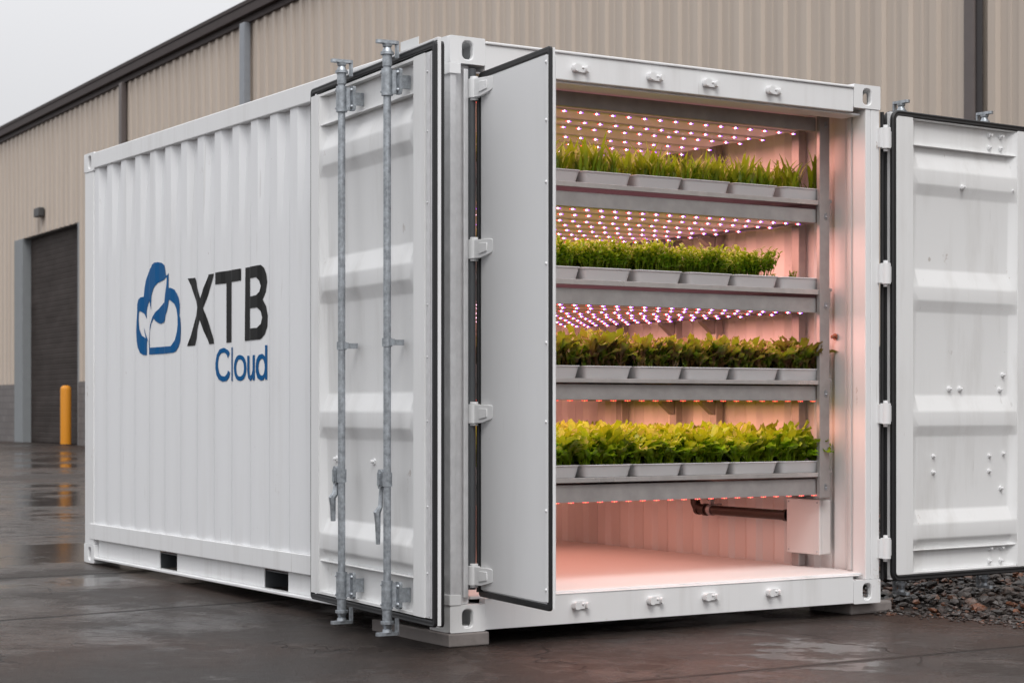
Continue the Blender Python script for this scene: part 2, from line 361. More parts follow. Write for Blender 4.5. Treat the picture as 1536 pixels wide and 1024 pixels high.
# ------------------------------------------------------------------ ground
gxs = [-80, -20, -8, -3, 0, 3, 6, 20, 120]
gys = [-40, -8, -2, 0, 1, 2, 3, 4, 4.65, 6, 12, 40, 90, 260]
def gz(y): return 0 if y <= 0 else min(y, 4.65) / 4.65 * .056
mb = MB(); vs = [(x, y, gz(y)) for y in gys for x in gxs]; nx = len(gxs)
mb.add(vs, [(j*nx+i, j*nx+i+1, (j+1)*nx+i+1, (j+1)*nx+i) for j in range(len(gys)-1) for i in range(nx-1)])
tag(mb.build('ground', M['ground'], smooth=60), kind='structure')

# ------------------------------------------------------------------ warehouse behind
wh = empty('warehouse', (13.859, 48.763, .05), R(-93.13))
tag(wh, 'long tan corrugated metal warehouse with dark eaves and a roller door, behind the container', 'warehouse')
def ribbed(x0, x1, z0, z1, mb):
    xs = []; x = math.floor(x0 / .48) * .48
    while x < x1 + .5:
        for dx, dy in ((0, 0), (.035, -.045), (.155, -.045), (.19, 0), (.30, 0), (.315, -.012), (.355, -.012), (.37, 0)):
            xs.append((x + dx, dy))
        x += .48
    xs = [(x0, 0)] + [p for p in xs if x0 + .001 < p[0] < x1 - .001] + [(x1, 0)]
    n = len(xs)
    mb.add([(x, y, z0) for x, y in xs] + [(x, y, z1) for x, y in xs], [(i, i+1, n+i+1, n+i) for i in range(n-1)])
    mb.box(x0, x1, .02, .3, z0, z1)
LX0, LX1, DW, DH, EH = -26, 66, 5.75, 6.05, 9.6
mb = MB(); ribbed(LX0, -.95, 1.74, 9.3, mb); ribbed(-.95, DW + .02, DH + .02, 9.3, mb); ribbed(DW + .02, LX1, 1.74, 9.3, mb)
mb.box(LX0, LX1, 24.7, 25, 0, 9.3); mb.box(LX0, LX0 + .3, .3, 24.7, 0, 9.3); mb.box(LX1 - .3, LX1, .3, 24.7, 0, 9.3)
mb.build('wall', M['wall'], wh, None)
mb = MB(); mb.box(LX0, -.95, -.06, .3, 0, 1.73); mb.box(DW, LX1, -.06, .3, 0, 1.73)
mb.build('block_plinth', M['cmu'], wh, None, bevel=.01)
mb = MB(); mb.box(LX0 - .3, LX1 + .3, -.20, .0, 9.36, 9.61); mb.box(LX0 - .3, LX1 + .3, -.09, -.002, 9.22, 9.358); mb.box(LX0 - .3, LX1 + .3, -.22, -.202, 9.56, 9.64)
mb.build('eave_fascia', M['trim'], wh, None, bevel=.02)
mb = MB(); mb.add([(LX0-.3, -.225, 9.645), (LX1+.3, -.225, 9.645), (LX1+.3, 12, 10.6), (LX0-.3, 12, 10.6), (LX0-.3, 25.2, 9.6), (LX1+.3, 25.2, 9.6),
                   (LX0-.3, -.20, 9.615), (LX1+.3, -.20, 9.615), (LX1+.3, 12, 10.5), (LX0-.3, 12, 10.5), (LX0-.3, 25.1, 9.5), (LX1+.3, 25.1, 9.5)],
                  [(0,1,2,3), (3,2,5,4), (6,9,8,7), (9,10,11,8), (0,6,7,1), (4,5,11,10), (0,3,9,6), (3,4,10,9), (1,7,8,2), (2,8,11,5)])
mb.build('roof', M['trim'], wh, None)
mb = MB(); mb.box(-.95, -.02, -.064, .28, 0, DH + .015); mb.box(DW - .10, DW + .02, -.05, .28, 0, DH + .015); mb.box(-.02, DW - .16, .03, .28, DH, DH + .22)
mb.build('door_frame', M['jamb'], wh, None, bevel=.01)
mb = MB(); z = .02
while z < DH:
    z1 = min(z + .15, DH)
    mb.add([(-.01, .20, z), (DW-.17, .20, z), (DW-.17,   .194, z+.02), (-.01,   .194, z+.02), (-.01,   .194, z1-.02), (DW-.17,   .194, z1-.02), (DW-.17, .20, z1), (-.01, .20, z1)],
           [(0,1,2,3), (3,2,5,4), (4,5,6,7)]); z = z1
mb.box(-.01, DW-.17, .21, .25, .02, DH)
mb.build('roller_door', M['shutter'], wh, None)
for x, w, k, dy in ((9.75, .22, 'trim3', .14), (18.25, .26, 'trim2', .16), (40.50, .17, 'trim3', .05), (40.672, .10, 'trim4', .02)):
    mb = MB(); mb.box(x, x + w, -.05 - dy, -.047, .0, 9.215); 
    o = mb.build('downspout', M[k], wh, None, bevel=.02)
    if k == 'trim2': tag(o, 'pale grey downspout')
mb = MB(); mb.box(1.80, 2.34, -.22, -.05, 6.52, 6.78); mb.box(1.88, 2.26, -.05, 0, 6.56, 6.74)
lp = mb.build('wall_lamp', M['lamp'], wh, None, bevel=.04)
mb = MB(); mb.box(1.77, 1.797, -.20, -.07, 6.55, 6.76); mb.build('lens', M['glass'], lp, None, bevel=.01)

bo = empty('bollard', (13.28, 43.43, .053)); tag(bo, 'yellow steel bollard guarding the dark roller door', 'bollard')
mb = MB(); pr = [(.146, 0), (.146, 1.52), (.138, 1.57), (.11, 1.61), (.06, 1.63), (.005, 1.636)]
mb.loft([[(r*math.cos(2*math.pi*i/24), r*math.sin(2*math.pi*i/24), z) for i in range(24)] for r, z in pr])
mb.build('post', M['yellow'], bo, 40)
mb = MB(); mb.cyl((0,0,0), (0,0,.035), .19, 24); mb.build('base_plate', M['trim'], bo, 40)

# ------------------------------------------------------------------ concrete blocks under the corners
mb = MB(); mb.box(-.012, .192, -.012, .70, .001, .0585)
tag(mb.build('support_block', M['concblock'], None, None, bevel=.006), 'flat concrete block under the corner beside the open left door', 'block')
mb = MB(); mb.box(-.15, .15, -.15, .15, -.03, .0285)
o = mb.build('support_block', M['concblock'], None, None, bevel=.012, loc=(2.49, .205, .0305)); o.rotation_euler[2] = R(4)
tag(o, 'concrete block under the corner nearest the gravel', 'block')

# ------------------------------------------------------------------ the container
W_, L_, Z0, Z1 = 2.506, 4.618, .061, 2.651
ct = empty('shipping_container', (0,0,0))
tag(ct, 'white steel shipping container with its doors open, raised on concrete blocks', 'container')

def plate_hole(mb, o, u, v, n, W, H, hw, hh, t, off=(0,0)):
    o, u, v, n = Vector(o), Vector(u), Vector(v), Vector(n)
    A = rrect(W, H, .006, 6); B = [(x+off[0], y+off[1]) for x, y in stadium(hw, hh, 6)]
    k = len(A); P = lambda p, d: o + u * (p[0] + W/2) + v * (p[1] + H/2) + n * d
    B0 = [(x+off[0], y+off[1]) for x, y in stadium(hw + .008, hh + .008, 6)]
    vs = [P(p, 0) for p in A] + [P(p, 0) for p in B0] + [P(p, .004) for p in B] + [P(p, t) for p in B] + [P(p, t) for p in A]
    fs = []
    for a in range(5):
        b = (a + 1) % 5
        for i in range(k): fs.append((a*k+i, a*k+(i+1) % k, b*k+(i+1) % k, b*k+i))
    mb.add(vs, fs)
def casting(x0, y0, z0, sx, sy, flipx=False, flipy=False, dz=(0,0)):
    h = .118; t = .024; mb = MB()
    fy = y0 + sy if flipy else y0
    plate_hole(mb, (x0, fy, z0), (1,0,0), (0,0,1), (0,-1 if flipy else 1,0), sx, h, .054, .080, t)
    ya, yb = (y0, y0 + sy - t) if flipy else (y0 + t, y0 + sy)
    fx = x0 + sx if flipx else x0
    plate_hole(mb, (fx, ya, z0), (0,1,0), (0,0,1), (-1 if flipx else 1,0,0), yb - ya, h, .054, .080, t)
    xa, xb = (x0, x0 + sx - t) if flipx else (x0 + t, x0 + sx)
    mb.box(xa, xb, ya, yb, z0 + h - t, z0 + h - .0005); mb.box(xa, xb, ya, yb, z0 + .0005, z0 + t)
    bx = (x0, x0 + t) if flipx else (x0 + sx - t, x0 + sx)
    mb.box(bx[0], bx[1], ya, yb, z0 + t, z0 + h - t)
    by = (ya, ya + t) if flipy else (yb - t, yb)
    mb.box(xa + (t if flipx else 0), xb - (0 if flipx else t), by[0], by[1], z0 + t, z0 + h - t)
    return mb.build('corner_casting', M['frame'], ct, 35)
for x, fx in ((0, False), (W_ - .178, True)):
    for y, fy in ((0, False), (L_ - .178, True)):
        for z in (Z0, Z1 - .118):
            casting(x, y, z, .178, .178, fx, fy)
# corner posts
ph0, ph1 = Z0 + .1185, Z1 - .1185
mb = MB(); mb.box(.004, .034, .004, .15, ph0, ph1); mb.box(.034, .112, .030, .15, ph0, ph1); mb.box(.074, .098, .008, .022, ph0 + .03, ph1 - .02)
mb.build('corner_post', M['post'], ct, None, bevel=.004)
for z in (ph0 + .001, ph1 - .047):
    mb = MB(); mb.box(-.004, .052, -.004, .0035, z, z + .046); mb.box(-.004, .0035, .0035, .09, z, z + .046)
    mb.build('post_collar', M['frame'], ct, None, bevel=.002)
mb = MB(); mb.box(2.445, W_ - .004, .004, .06, ph0, ph1); mb.box(2.410, 2.4445, .004, .098, ph0, ph1); mb.box(2.4445, W_ - .004, .0605, .15, ph0, ph1)
mb.build('corner_post', M['frame'], ct, None, bevel=.005)
mb = MB(); mb.box(2.418, 2.4445, .099, .15, .214, 2.53); mb.box(2.412, 2.4175, .112, .136, .22, 2.52)
mb.build('door_seal_strip', M['jambw'], ct, None, bevel=.003)
for x in (.004, W_ - .164):
    mb = MB(); mb.box(x, x + .16, L_ - .16, L_ - .004, ph0, ph1); mb.build('corner_post', M['frame'], ct, None, bevel=.004)
# side sheets with vertical corrugation
PER, CX0, CX1 = .2373, .010, .039
CSH = .24      # the ribs are pressed shallower below the top
def corr_pts(y0, y1):
    pts = []; k = -2
    while 4.226 + .2373 - k * PER > y0 - .5:
        a = 4.226 - k * PER
        pts += [(a + .030, CX1), (a, CX0), (a - .085, CX0), (a - .130, CX1)]; k += 1
    pts.sort()
    return pts
CP = corr_pts(.1, 4.5)
def corr(y):
    for (a, xa), (b, xb) in zip(CP, CP[1:]):
        if a <= y <= b: return xa + (xb - xa) * (y - a) / (b - a)
    return CX0
def cz(y, z):
    k = CSH + (1 - CSH) * max(0, min(1, (z - 1.95) / .5)) ** 1.3
    return CX0 + (corr(y) - CX0) * k
def side_sheet(name, xf, y0, y1, z0, z1, mat, shallow=True):
    ys = [y0] + [y for y, _ in CP if y0 < y < y1] + [y1]
    zs = [z0, 1.95, 2.05, 2.15, 2.25, 2.35, 2.45, z1] if shallow else [z0, z1]
    mb = MB(); n = len(ys); t = .003; m = len(zs)
    for off in (0, t):
        mb.v += [(xf(cz(y, z) if shallow else corr(y), off), y, z) for z in zs for y in ys]
    for j in range(m - 1):
        for i in range(n - 1):
            q = j*n + i; mb.f += [(q, q+1, q+n+1, q+n), (m*n+q, m*n+q+n, m*n+q+n+1, m*n+q+1)]
    for i in range(n - 1):
        e = (m-1)*n + i; mb.f += [(i, m*n+i, m*n+i+1, i+1), (e, e+1, m*n+e+1, m*n+e)]
    for j in range(m - 1):
        q = j*n; r = q + n - 1; mb.f += [(q, q+n, m*n+q+n, m*n+q), (r, m*n+r, m*n+r+n, r+n)]
    mb.m = [0] * len(mb.f)
    return mb.build(name, mat, ct, 9 if shallow else None, bevel=0 if shallow else .006)
side_sheet('side_wall', lambda c, o: c + o, .15, L_ - .16, .312, 2.545, M['side'])
side_sheet('side_wall', lambda c, o: 2.495 - (c - .010) * .8 - o, .15, L_ - .16, .20, 2.545, M['inner'], False)
mb = MB(); mb.box(.16, W_ - .16, L_ - .06, L_ - .02, .2, 2.54); mb.build('rear_wall', M['inner'], ct, None)
mb = MB(); mb.box(.048, .056, .15, L_ - .062, .214, 2.54); mb.build('inner_lining', M['inner'], ct, None)
# rails
for x0, x1 in ((0, .062), (W_ - .062, W_)):
    mb = MB(); mb.box(x0, x1, .1785, L_ - .1785, 2.545, 2.646); mb.build('top_rail', M['frame'], ct, None, bevel=.006)
pk = ((1.682, 1.972), (3.152, 3.417))
for sgn, x in ((1, 0), (-1, W_)):
    mb = MB(); b = lambda a0, a1, y0, y1, z0, z1: mb.box(min(x + sgn*a0, x + sgn*a1), max(x + sgn*a0, x + sgn*a1), y0, y1, z0, z1)
    b(0, .055 if sgn > 0 else .010, .1785, L_ - .1, .211, .311)
    ys = [.1785, pk[0][0], pk[0][1], pk[1][0], pk[1][1], L_ - .1785]
    for i in (0, 2, 4): b(.030, .040, ys[i], ys[i+1], .1025, .2105)
    b(0, .055, .1785, L_ - .1785, .086, .102)
    mb.build('bottom_rail', M['frame'], ct, None, bevel=.004)
for y0, y1 in pk:
    mb = MB(); mb.box(.0405, W_ - .0405, y0 - .01, y0, .103, .196); mb.box(.0405, W_ - .0405, y1, y1 + .01, .103, .196); mb.box(.0405, W_ - .0405, y0, y1, .190, .196)
    mb.build('fork_pocket', M['rubber2'], ct, None)
mb = MB(); mb.box(.06, W_ - .06, .055, L_ - .061, .197, .2135); mb.build('floor', M['floor'], ct, None, bevel=.002)
mb = MB(); mb.box(.063, W_ - .063, .16, L_ - .03, 2.56, 2.622); mb.build('roof', M['inner'], ct, None)
mb = MB(); mb.box(.1785, W_ - .1785, .003, .054, Z0 + .004, .201); mb.box(.1785, W_ - .14, .0, .02, .1995, .2045); mb.box(.12, W_ - .10, .030, .046, .2, .2125)
mb.build('door_sill', M['frame'], ct, None, bevel=.004)
mb = MB(); mb.box(.1785, W_ - .1785, .003, .16, 2.510, 2.6275); mb.box(.1785, W_ - .1785, -.006, .16, 2.628, 2.640); mb.box(.099, W_ - .11, .03, .16, 2.500, 2.5098)
mb.build('door_header', M['frame'], ct, None, bevel=.004)
# lock keepers on header and sill
def keeper_mb():
    mb = MB()
    mb.prism(rrect(.092, .036, .015, 4), lambda a, b: (a, 0, b), lambda a, b: (a, -.010, b))
    mb.prism(rrect(.030, .034, .010, 4), lambda a, b: (a - .030, -.0102, b - .001), lambda a, b: (a - .030, -.034, b - .001))
    mb.prism(rrect(.022, .028, .009, 4), lambda a, b: (a + .032, -.0102, b - .003), lambda a, b: (a + .032, -.030, b - .003))
    mb.dome((.012, -.0102, .004), .007, .006, (0,-1,0))
    return mb
km = keeper_mb().mesh('lock_keeper', M['frame'], 35)
for z, dx in ((2.569, 0), (.148, 0)):
    for x in (.680, 1.098, 1.422, 1.809):
        o = bpy.data.objects.new('lock_keeper', km); COL.objects.link(o); o.parent = ct; o.location = (x, .0028, z)

# ------------------------------------------------------------------ doors
def ring(mb, s0, s1, z0, z1, rad, w, d0, d1, P, inner_r=None):
    """rubber profile: rounded-rectangle frame of band width w, between depths d0..d1 (P maps s,d,z)"""
    cs, cz = (s0+s1)/2, (z0+z1)/2
    def L(k, d): 
        return [P(cs + a, d, cz + b) for a, b in rrect(s1-s0-2*k, z1-z0-2*k, max(rad-k, .004), 5)]
    dm = (d1 - d0) * .25
    loops = [L(0, d0), L(0, d1 - dm), L(w*.2, d1), L(w*.45, d1 - dm*.6), L(w*.55, d1 - dm*.6), L(w*.8, d1), L(w, d1 - dm), L(w, d0)]
    n = len(loops[0]); b = len(mb.v); mb.v += [tuple(p) for l in loops for p in l]
    for k in range(len(loops)):
        k2 = (k + 1) % len(loops)
        for i in range(n): mb.f.append((b+k*n+i, b+k*n+(i+1) % n, b+k2*n+(i+1) % n, b+k2*n+i)); mb.m.append(0)
RID = [(2.350, 2.262, 2.185, 2.130), (1.750, 1.660, 1.588, 1.530), (1.104, 1.020, .945, .892), (.514, .443, .366, .322)]
def corr_panel(mb, sa, sb, zb, zt, P, dep=-.036):
    zs = [(zb, dep)]
    for a, b, c, e in reversed(RID): zs += [(e, dep + (.010 if e > .33 else 0)), (c, -.003), (b, -.003), (a, dep)]
    zs += [(zt, dep)]
    cols = [(sa, 0), (sa + .045, 1), (sb - .045, 1), (sb, 0)]
    vs = [P(s, -.003 + (d + .003) * k, z) for z, d in zs for s, k in cols]
    mb.add(vs, [(j*4+i, j*4+i+1, (j+1)*4+i+1, (j+1)*4+i) for j in range(len(zs)-1) for i in range(3)])
bolt_cache = {}
def bolt(parent, loc, axis, r=.0095, mat='frame', tail=True):
    key = (r, mat, tuple(axis), tail)
    if key not in bolt_cache:
        mb = MB(); a = Vector(axis)
        mb.cyl((0,0,0), a * .004, r * 1.25, 14); mb.cyl(a * .004, a * .011, r, 6)
        if tail: mb.cyl(a * .011, a * .026, r * .5, 8)
        bolt_cache[key] = mb.mesh('bolt', M[mat], 35)
    o = bpy.data.objects.new('bolt', bolt_cache[key]); COL.objects.link(o); o.parent = parent; o.location = loc
    return o
def rod_cam(mb, P, z, up):
    k = 1 if up else -1
    mb.cyl(P(0, 0, z), P(0, 0, z + k*.05), .021, 14); mb.cyl(P(0, 0, z + k*.05), P(0, 0, z + k*.062), .029, 14, .029)
    mb.cyl(P(0, 0, z + k*.062), P(0, 0, z + k*.085), .024, 14, .015)
    mb.cyl(P(0, 0, z + k*.085), P(0, 0, z + k*.098), .020, 14, .022)
    a, b = sorted((z + k*.098, z + k*.112))
    mb.prism(rrect(.030, .105, .012, 3), lambda x, y: P(x, y, a), lambda x, y: P(x, y, b))
    a, b = sorted((z + k*.112, z + k*.04))
    mb.prism([(-.010, -.052), (.010, -.052), (.010, -.040), (-.010, -.040)], lambda x, y: P(x, y, a), lambda x, y: P(x, y, b - .0))
def lock_rod(door, s, d, zb, zt, sg):
    mb = MB(); P = lambda x, y, z: (x, sg * y, z)
    mb.cyl(P(0,0,zb), P(0,0,zt), .0168, 18)
    rod_cam(mb, P, zt, True); rod_cam(mb, P, zb, False)
    return mb.build('lock_rod', M['galv'], door, 35, loc=(s, sg * d, 0))
def rod_bracket(door, s, d, z0, z1, sg):
    mb = MB(); P = lambda x, y, z: (x, sg * y, z)
    mb.cyl(P(0,0,z0), P(0,0,z1), .0255, 18)
    zc, h = (z0+z1)/2, z1 - z0
    mb.prism(rrect(.048, h * .96, .012, 4), lambda a, b: P(a - .042, -d + .012, zc + b), lambda a, b: P(a - .042, -d + .026, zc + b))
    mb.prism([(-.03, -h*.44), (-.004, -h*.44), (-.004, h*.44), (-.03, h*.44)], lambda a, b: P(a, -d + .0261, zc + b), lambda a, b: P(a + .012, -.012, zc + b))
    for k in (-.32, .32):
        mb.dome(P(-.048, -d + .026, zc + k*h), .010, .009, P(0,1,0)); mb.dome(P(.012, .0225, zc + k*h*1.1), .006, .005, P(.4,1,0))
    mb.box(-.046, -.030, min(sg*(-d-.04), sg*(-d+.012)), max(sg*(-d-.04), sg*(-d+.012)), z0 + .03, z1 - .03)
    return mb.build('rod_bracket', M['galv'], door, 35, loc=(s, sg * d, 0))
def rod_clamp(door, s, d, z, sg):
    mb = MB(); P = lambda x, y, zz: (x, sg * y, zz)
    mb.cyl(P(0,0,z-.018), P(0,0,z+.018), .0225, 16); mb.box(-.035, -.004, min(0, sg*-.02), max(0, sg*-.02), z - .014, z + .014)
    e = -d - .02 if d > 0 else -d - .05; mb.box(-.012, .012, min(sg*-.02*(1 if d > 0 else -1), sg*e), max(sg*-.02*(1 if d > 0 else -1), sg*e), z - .012, z + .012)
    return mb.build('rod_clamp', M['galv'], door, 35, loc=(s, sg * d, 0))
def lever(door, s, d, zt, zb, sg, kink):
    mb = MB(); P = lambda x, y, z: (x, sg * y, z)
    mb.prism(rrect(.036, .085, .012, 4), lambda a, b: P(.030 + a, -.012, zt - .045 + b), lambda a, b: P(.030 + a, .024, zt - .045 + b))
    mb.prism(rrect(.020, .060, .008, 3), lambda a, b: P(.032 + a, .0242, zt - .045 + b), lambda a, b: P(.032 + a, .030, zt - .045 + b))
    mb.cyl(P(0, 0, zt - .075), P(0, 0, zt - .015), .022, 14)
    H = zt - zb
    pts = [P(.032, .012, zt - .085), P(.034, .014, zt - .30*H), P(.036, .016, zt - .5*H), P(.040, .030, zt - .58*H), P(.042, .026, zt - .72*H), P(.044, .024, zb)]
    rs = [.011, .010, .011, .017, .013, .010] if kink else [.010, .009, .016, .018, .014, .012]
    mb.tube(pts, rs, 8)
    return mb.build('lever_handle', M['galv'], door, 40, loc=(s, sg * d, 0))

# left leaf: swung back along the container's side, outer face with rods towards the left
LS = 1.389

def leaf(loc, rz, S, zb, zt, sg, st0, st1, pa, pb, T, glow, label, name='door'):
    P = lambda s, d, z: (s, sg * d, z)
    mb = MB(); bx = lambda s0, s1, d0, d1, z0, z1: mb.box(s0, s1, min(sg*d0, sg*d1), max(sg*d0, sg*d1), z0, z1)
    bx(st0, pa, -T + .002, 0, zb, zt); bx(pb, st1, -T + .002, 0, zb, zt)
    bx(pa, pb, -T + .002, -.0385, zb, zt)
    bx(pa, pb, -.038, -.004, zb, zb + .012); bx(pa, pb, -.038, -.004, zt - .012, zt)
    o = mb.build(name, M['door'], ct, None, bevel=.003, loc=loc); o.rotation_euler = (0, 0, rz); o['label'] = label
    mb = MB(); corr_panel(mb, pa + .0005, pb - .0005, zb + .0125, zt - .0125, P)
    pn = mb.build('door_panel', M['door'], o, 80, bevel=.008); pn.modifiers['bevel'].segments = 3; pn.modifiers['bevel'].angle_limit = R(20)
    for za in (.308, 2.3785):
        mb = MB(); mb.box(pa + .004, pb - .004, min(sg*-.035, sg*-.006), max(sg*-.035, sg*-.006), za, za + .006)
        mb.build('panel_ledge', M['door'], o, None, bevel=.002)
    return o, P
A_ = (-.208, -.217, 0); rz = math.atan2(.997, .081)
dl, P = leaf(A_, rz, LS, .152, 2.532, 1, .088, LS - .004, .201, 1.285, .040, 1, 'white door leaf folded back along the left side, with two lock rods')
for d0, d1, k in ((-.016, -.002, 0), (-.046, -.034, -.004)):
    mb = MB(); ring(mb, -.006 + k, LS + .012, .118, 2.572, .022, .027, d0, d1, P); mb.build('gasket', M['rubber'], dl, 50)
mb = MB(); mb.box(.029, .0875, -.034, -.006, .152, 2.532); mb.box(.044, .058, -.0058, -.002, .16, 2.52)
for z in (.34, .62, .98, 1.25, 1.47, 1.9, 2.2, 2.45): mb.dome((.070, -.006, z), .006, .005, (0,1,0))
mb.build('edge_strip', M['post'], dl, None, bevel=.002)
mb = MB(); mb.box(-.008, .0, -.033, -.017, .125, 2.585); mb.box(0.0005, LS, -.033, -.017, 2.5725, 2.586); mb.build('edge_cap', M['frame'], dl, None, bevel=.002)
for s, k in ((.866, 0), (.352, 1)):
    lock_rod(dl, s, .055, .165, 2.512 + .0, 1)
    rod_bracket(dl, s, .055, 2.385, 2.502, 1); rod_bracket(dl, s, .055, .168, .290, 1)
    rod_clamp(dl, s, .055, 1.320, 1)
    lever(dl, s, .055, .773, .520 if not k else .445, 1, k)
for s, z in ((1.126, .798), (.683, .796)): bolt(dl, (s, -.034, z), (0,1,0), .016)
# arms from the corner post to the swung-back leaf
for z in (2.42, 1.73, 1.01, .31):
    mb = MB(); mb.tube([(-.004, .11, z), (-.05, .06, z), (-.150, -.12, z), (-.165, -.14, z)], .012, 8)
    mb.build('hinge_arm', M['frame'], ct, 35)

# right leaf: swung wide open in line with the front, rods on its far side
A2 = (2.574, .004, 0); rz2 = math.atan2(.058, .994)
RS = 1.19
dr, P = leaf(A2, rz2, RS, .190, 2.522, -1, .047, RS - .03, .171, .976, .060, 1, 'white door leaf swung wide open to the right, bolted corrugated face')
mb = MB(); ring(mb, .018, RS, .160, 2.545, .05, .030, -.016, .003, P); mb.build('gasket', M['rubber'], dr, 50)
mb = MB(); ring(mb, .016, RS + .004, .156, 2.549, .06, .034, -.068, -.044, P); mb.build('gasket', M['rubber'], dr, 50)
mb = MB(); mb.box(.024, .0465, .0165, .0435, .175, 2.53); mb.box(.024, RS-.02, .0165, .0435, 2.5225, 2.536); mb.box(.024, RS-.02, .0165, .0435, .168, .1895); mb.build('edge_strip', M['frame'], dr, None, bevel=.003)
for s, z in ((.788, 2.482), (.878, 2.482), (.788, 2.417), (.878, 2.418), (.788, .296), (.878, .296), (.788, .229), (.878, .228)): bolt(dr, (s, .0355, z), (0,-1,0), .0125)
for s, z in ((.543, 2.187), (.942, 2.196)): bolt(dr, (s, .0035 if s < .9 else .02, z), (0,-1,0), .012)
for s, z in ((.476, 1.137), (.558, 1.137), (.894, 1.214), (.872, 1.136), (.35, .789), (.35, .706), (.782, .786), (.894, .795), (.782, .705), (.878, .611)): bolt(dr, (s, .0355, z), (0,-1,0), .0125)
for s in (.190, .830):
    lock_rod(dr, s, -.100, .190, 2.505, -1)
    for z in (2.36, 1.3, .24): rod_clamp(dr, s, -.100, z, -1)
for z in (2.394, 1.713, 1.009, .332):
    mb = MB(); mb.cyl((0,0,z-.052), (0,0,z+.052), .026, 18); mb.cyl((0,0,z+.0525), (0,0,z+.066), .012, 10); mb.cyl((0,0,z-.066), (0,0,z-.0525), .012, 10)
    mb.box(-.045, 0, -.004, .010, z-.048, z+.048)
    mb.box(0, .065, .018, .032, z-.04, z+.04)
    mb.build('hinge', M['frame'], ct, 35, loc=(2.535, -.006, 0))
mb = MB(); mb.cyl((2.545, .03, .17), (2.545, .03, 2.53), .010, 10); mb.build('seal_tube', M['rubber'], ct, 40)

# insulated inner door on the left jamb, opened square to the front
iv = Vector((-.084, -.690, 0)); IL = iv.length
Pi = lambda s, d, z: (s, d, z)                       # local x runs out from the hinge, local y = +X of the container side
rzi = math.atan2(iv.y, iv.x)
mb = MB(); mb.box(.018, IL - .010, -.006, -.0005, .246, 2.466); mb.box(IL - .046, IL - .012, -.0095, -.0062, .25, 2.462); mb.box(.01, IL - .012, -.0, .006, .236, 2.476)
di = mb.build('inner_door', M['panel'], ct, None, bevel=.0015, loc=(.146, -.012, 0)); di.rotation_euler = (0,0,rzi)
di['label'] = 'narrow grey insulated inner door standing square to the front'
mb = MB(); ring(mb, -.004, IL, .215, 2.497, .014, .026, .005, -.008, Pi); mb.build('gasket', M['rubber'], di, 50)
mb = MB(); mb.box(.0, IL + .002, .0065, .017, .222, 2.490); mb.box(IL - .03, IL + .003, .0175, .020, .25, 2.46); mb.build('backing_frame', M['frame'], di, None, bevel=.002)
mb = MB(); mb.cyl((.004, -.011, .235), (.004, -.011, 2.48), .0095, 12); mb.build('bulb_seal', M['rubber'], di, 40)
for z in (.30, .62, .98, 1.30, 1.62, 1.95, 2.20, 2.435): 
    mb = MB(); mb.dome((0,0,0), .0075, .006, (0,-1,0)); mb.build('rivet', M['frame'], di, 40, loc=(IL - .026, -.0096, z))
for z in (2.427, 1.727, 1.011, .307):
    mb = MB(); mb.cyl((0,0,z-.042), (0,0,z+.042), .027, 18); mb.cyl((0,0,z+.0425), (0,0,z+.052), .020, 14); mb.cyl((0,0,z-.052), (0,0,z-.0425), .020, 14)
    mb.prism([(-.012,-.041), (.04,-.041), (.06,-.040), (.135,-.022), (.142,-.014), (.142,.030), (.132,.037), (.06,.039), (-.012,.041)], lambda a, b: (.0 + a*.13, -a - .008, z + b), lambda a, b: (-.016 + a*.13, -a - .008, z + b))
    mb.prism([(.05,-.024), (.105,-.014), (.105,.022), (.05,.024)], lambda a, b: (-.0161 + a*.13, -a - .008, z + b), lambda a, b: (-.021 + a*.13, -a - .008, z + b))
    mb.build('hinge', M['frame'], ct, 35, bevel=.002, loc=(.120, -.004, 0))
mb = MB(); mb.cyl((.1155, .010, .245), (.1155, .010, 2.515), .0185, 16); mb.build('hinge_rod', M['rubber2'], ct, 40)

# ------------------------------------------------------------------ lettering and emblem, painted on the corrugated side
def decal(name, loops, mat):
    cu = bpy.data.curves.new(name, 'CURVE'); cu.dimensions = '2D'; cu.fill_mode = 'BOTH'
    for lp_ in loops:
        sp = cu.splines.new('POLY'); sp.points.add(len(lp_) - 1); sp.use_cyclic_u = True
        for p, (y, z) in zip(sp.points, lp_): p.co = (y, z, 0, 1)
    o = bpy.data.objects.new('tmp', cu); COL.objects.link(o)
    me = bpy.data.meshes.new_from_object(o.evaluated_get(bpy.context.evaluated_depsgraph_get()))
    bpy.data.objects.remove(o); bpy.data.curves.remove(cu)
    bm = bmesh.new(); bm.from_mesh(me)
    bmesh.ops.remove_doubles(bm, verts=bm.verts, dist=1e-5)
    for y, _ in CP:
        bmesh.ops.bisect_plane(bm, geom=bm.verts[:] + bm.edges[:] + bm.faces[:], plane_co=(y, 0, 0), plane_no=(1, 0, 0))
    for v in bm.verts:
        y, z = v.co.x, v.co.y; v.co = (cz(y, z) - .0025, y, z)
    for f in bm.faces:
        f.normal_update()
        if f.normal.x > 0: f.normal_flip()
    bm.to_mesh(me); bm.free(); me.name = name; me.materials.clear(); me.materials.append(mat)
    o = bpy.data.objects.new(name, me); COL.objects.link(o); o.parent = ct
    return o
tag(decal('emblem', LOGO['EMBLEM'], M['blue']), 'blue cloud emblem with white leaves')
tag(decal('lettering', LOGO['XTB'], M['black']), 'black capital letters XTB')
tag(decal('lettering', LOGO['CLOUD'], M['blue']), 'blue word Cloud')

# bracket on the roof edge
mb = MB(); mb.box(-.03, .03, -.085, .085, 0, .006); mb.box(-.03, -.027, -.085, .085, .006, .100); mb.box(-.027, .03, .081, .085, .006, .100)
tag(mb.build('roof_bracket', M['jambw'], None, None, bevel=.003, loc=(.115, .515, 2.6235)), 'small white angle bracket standing on the container roof behind the left door', 'bracket')
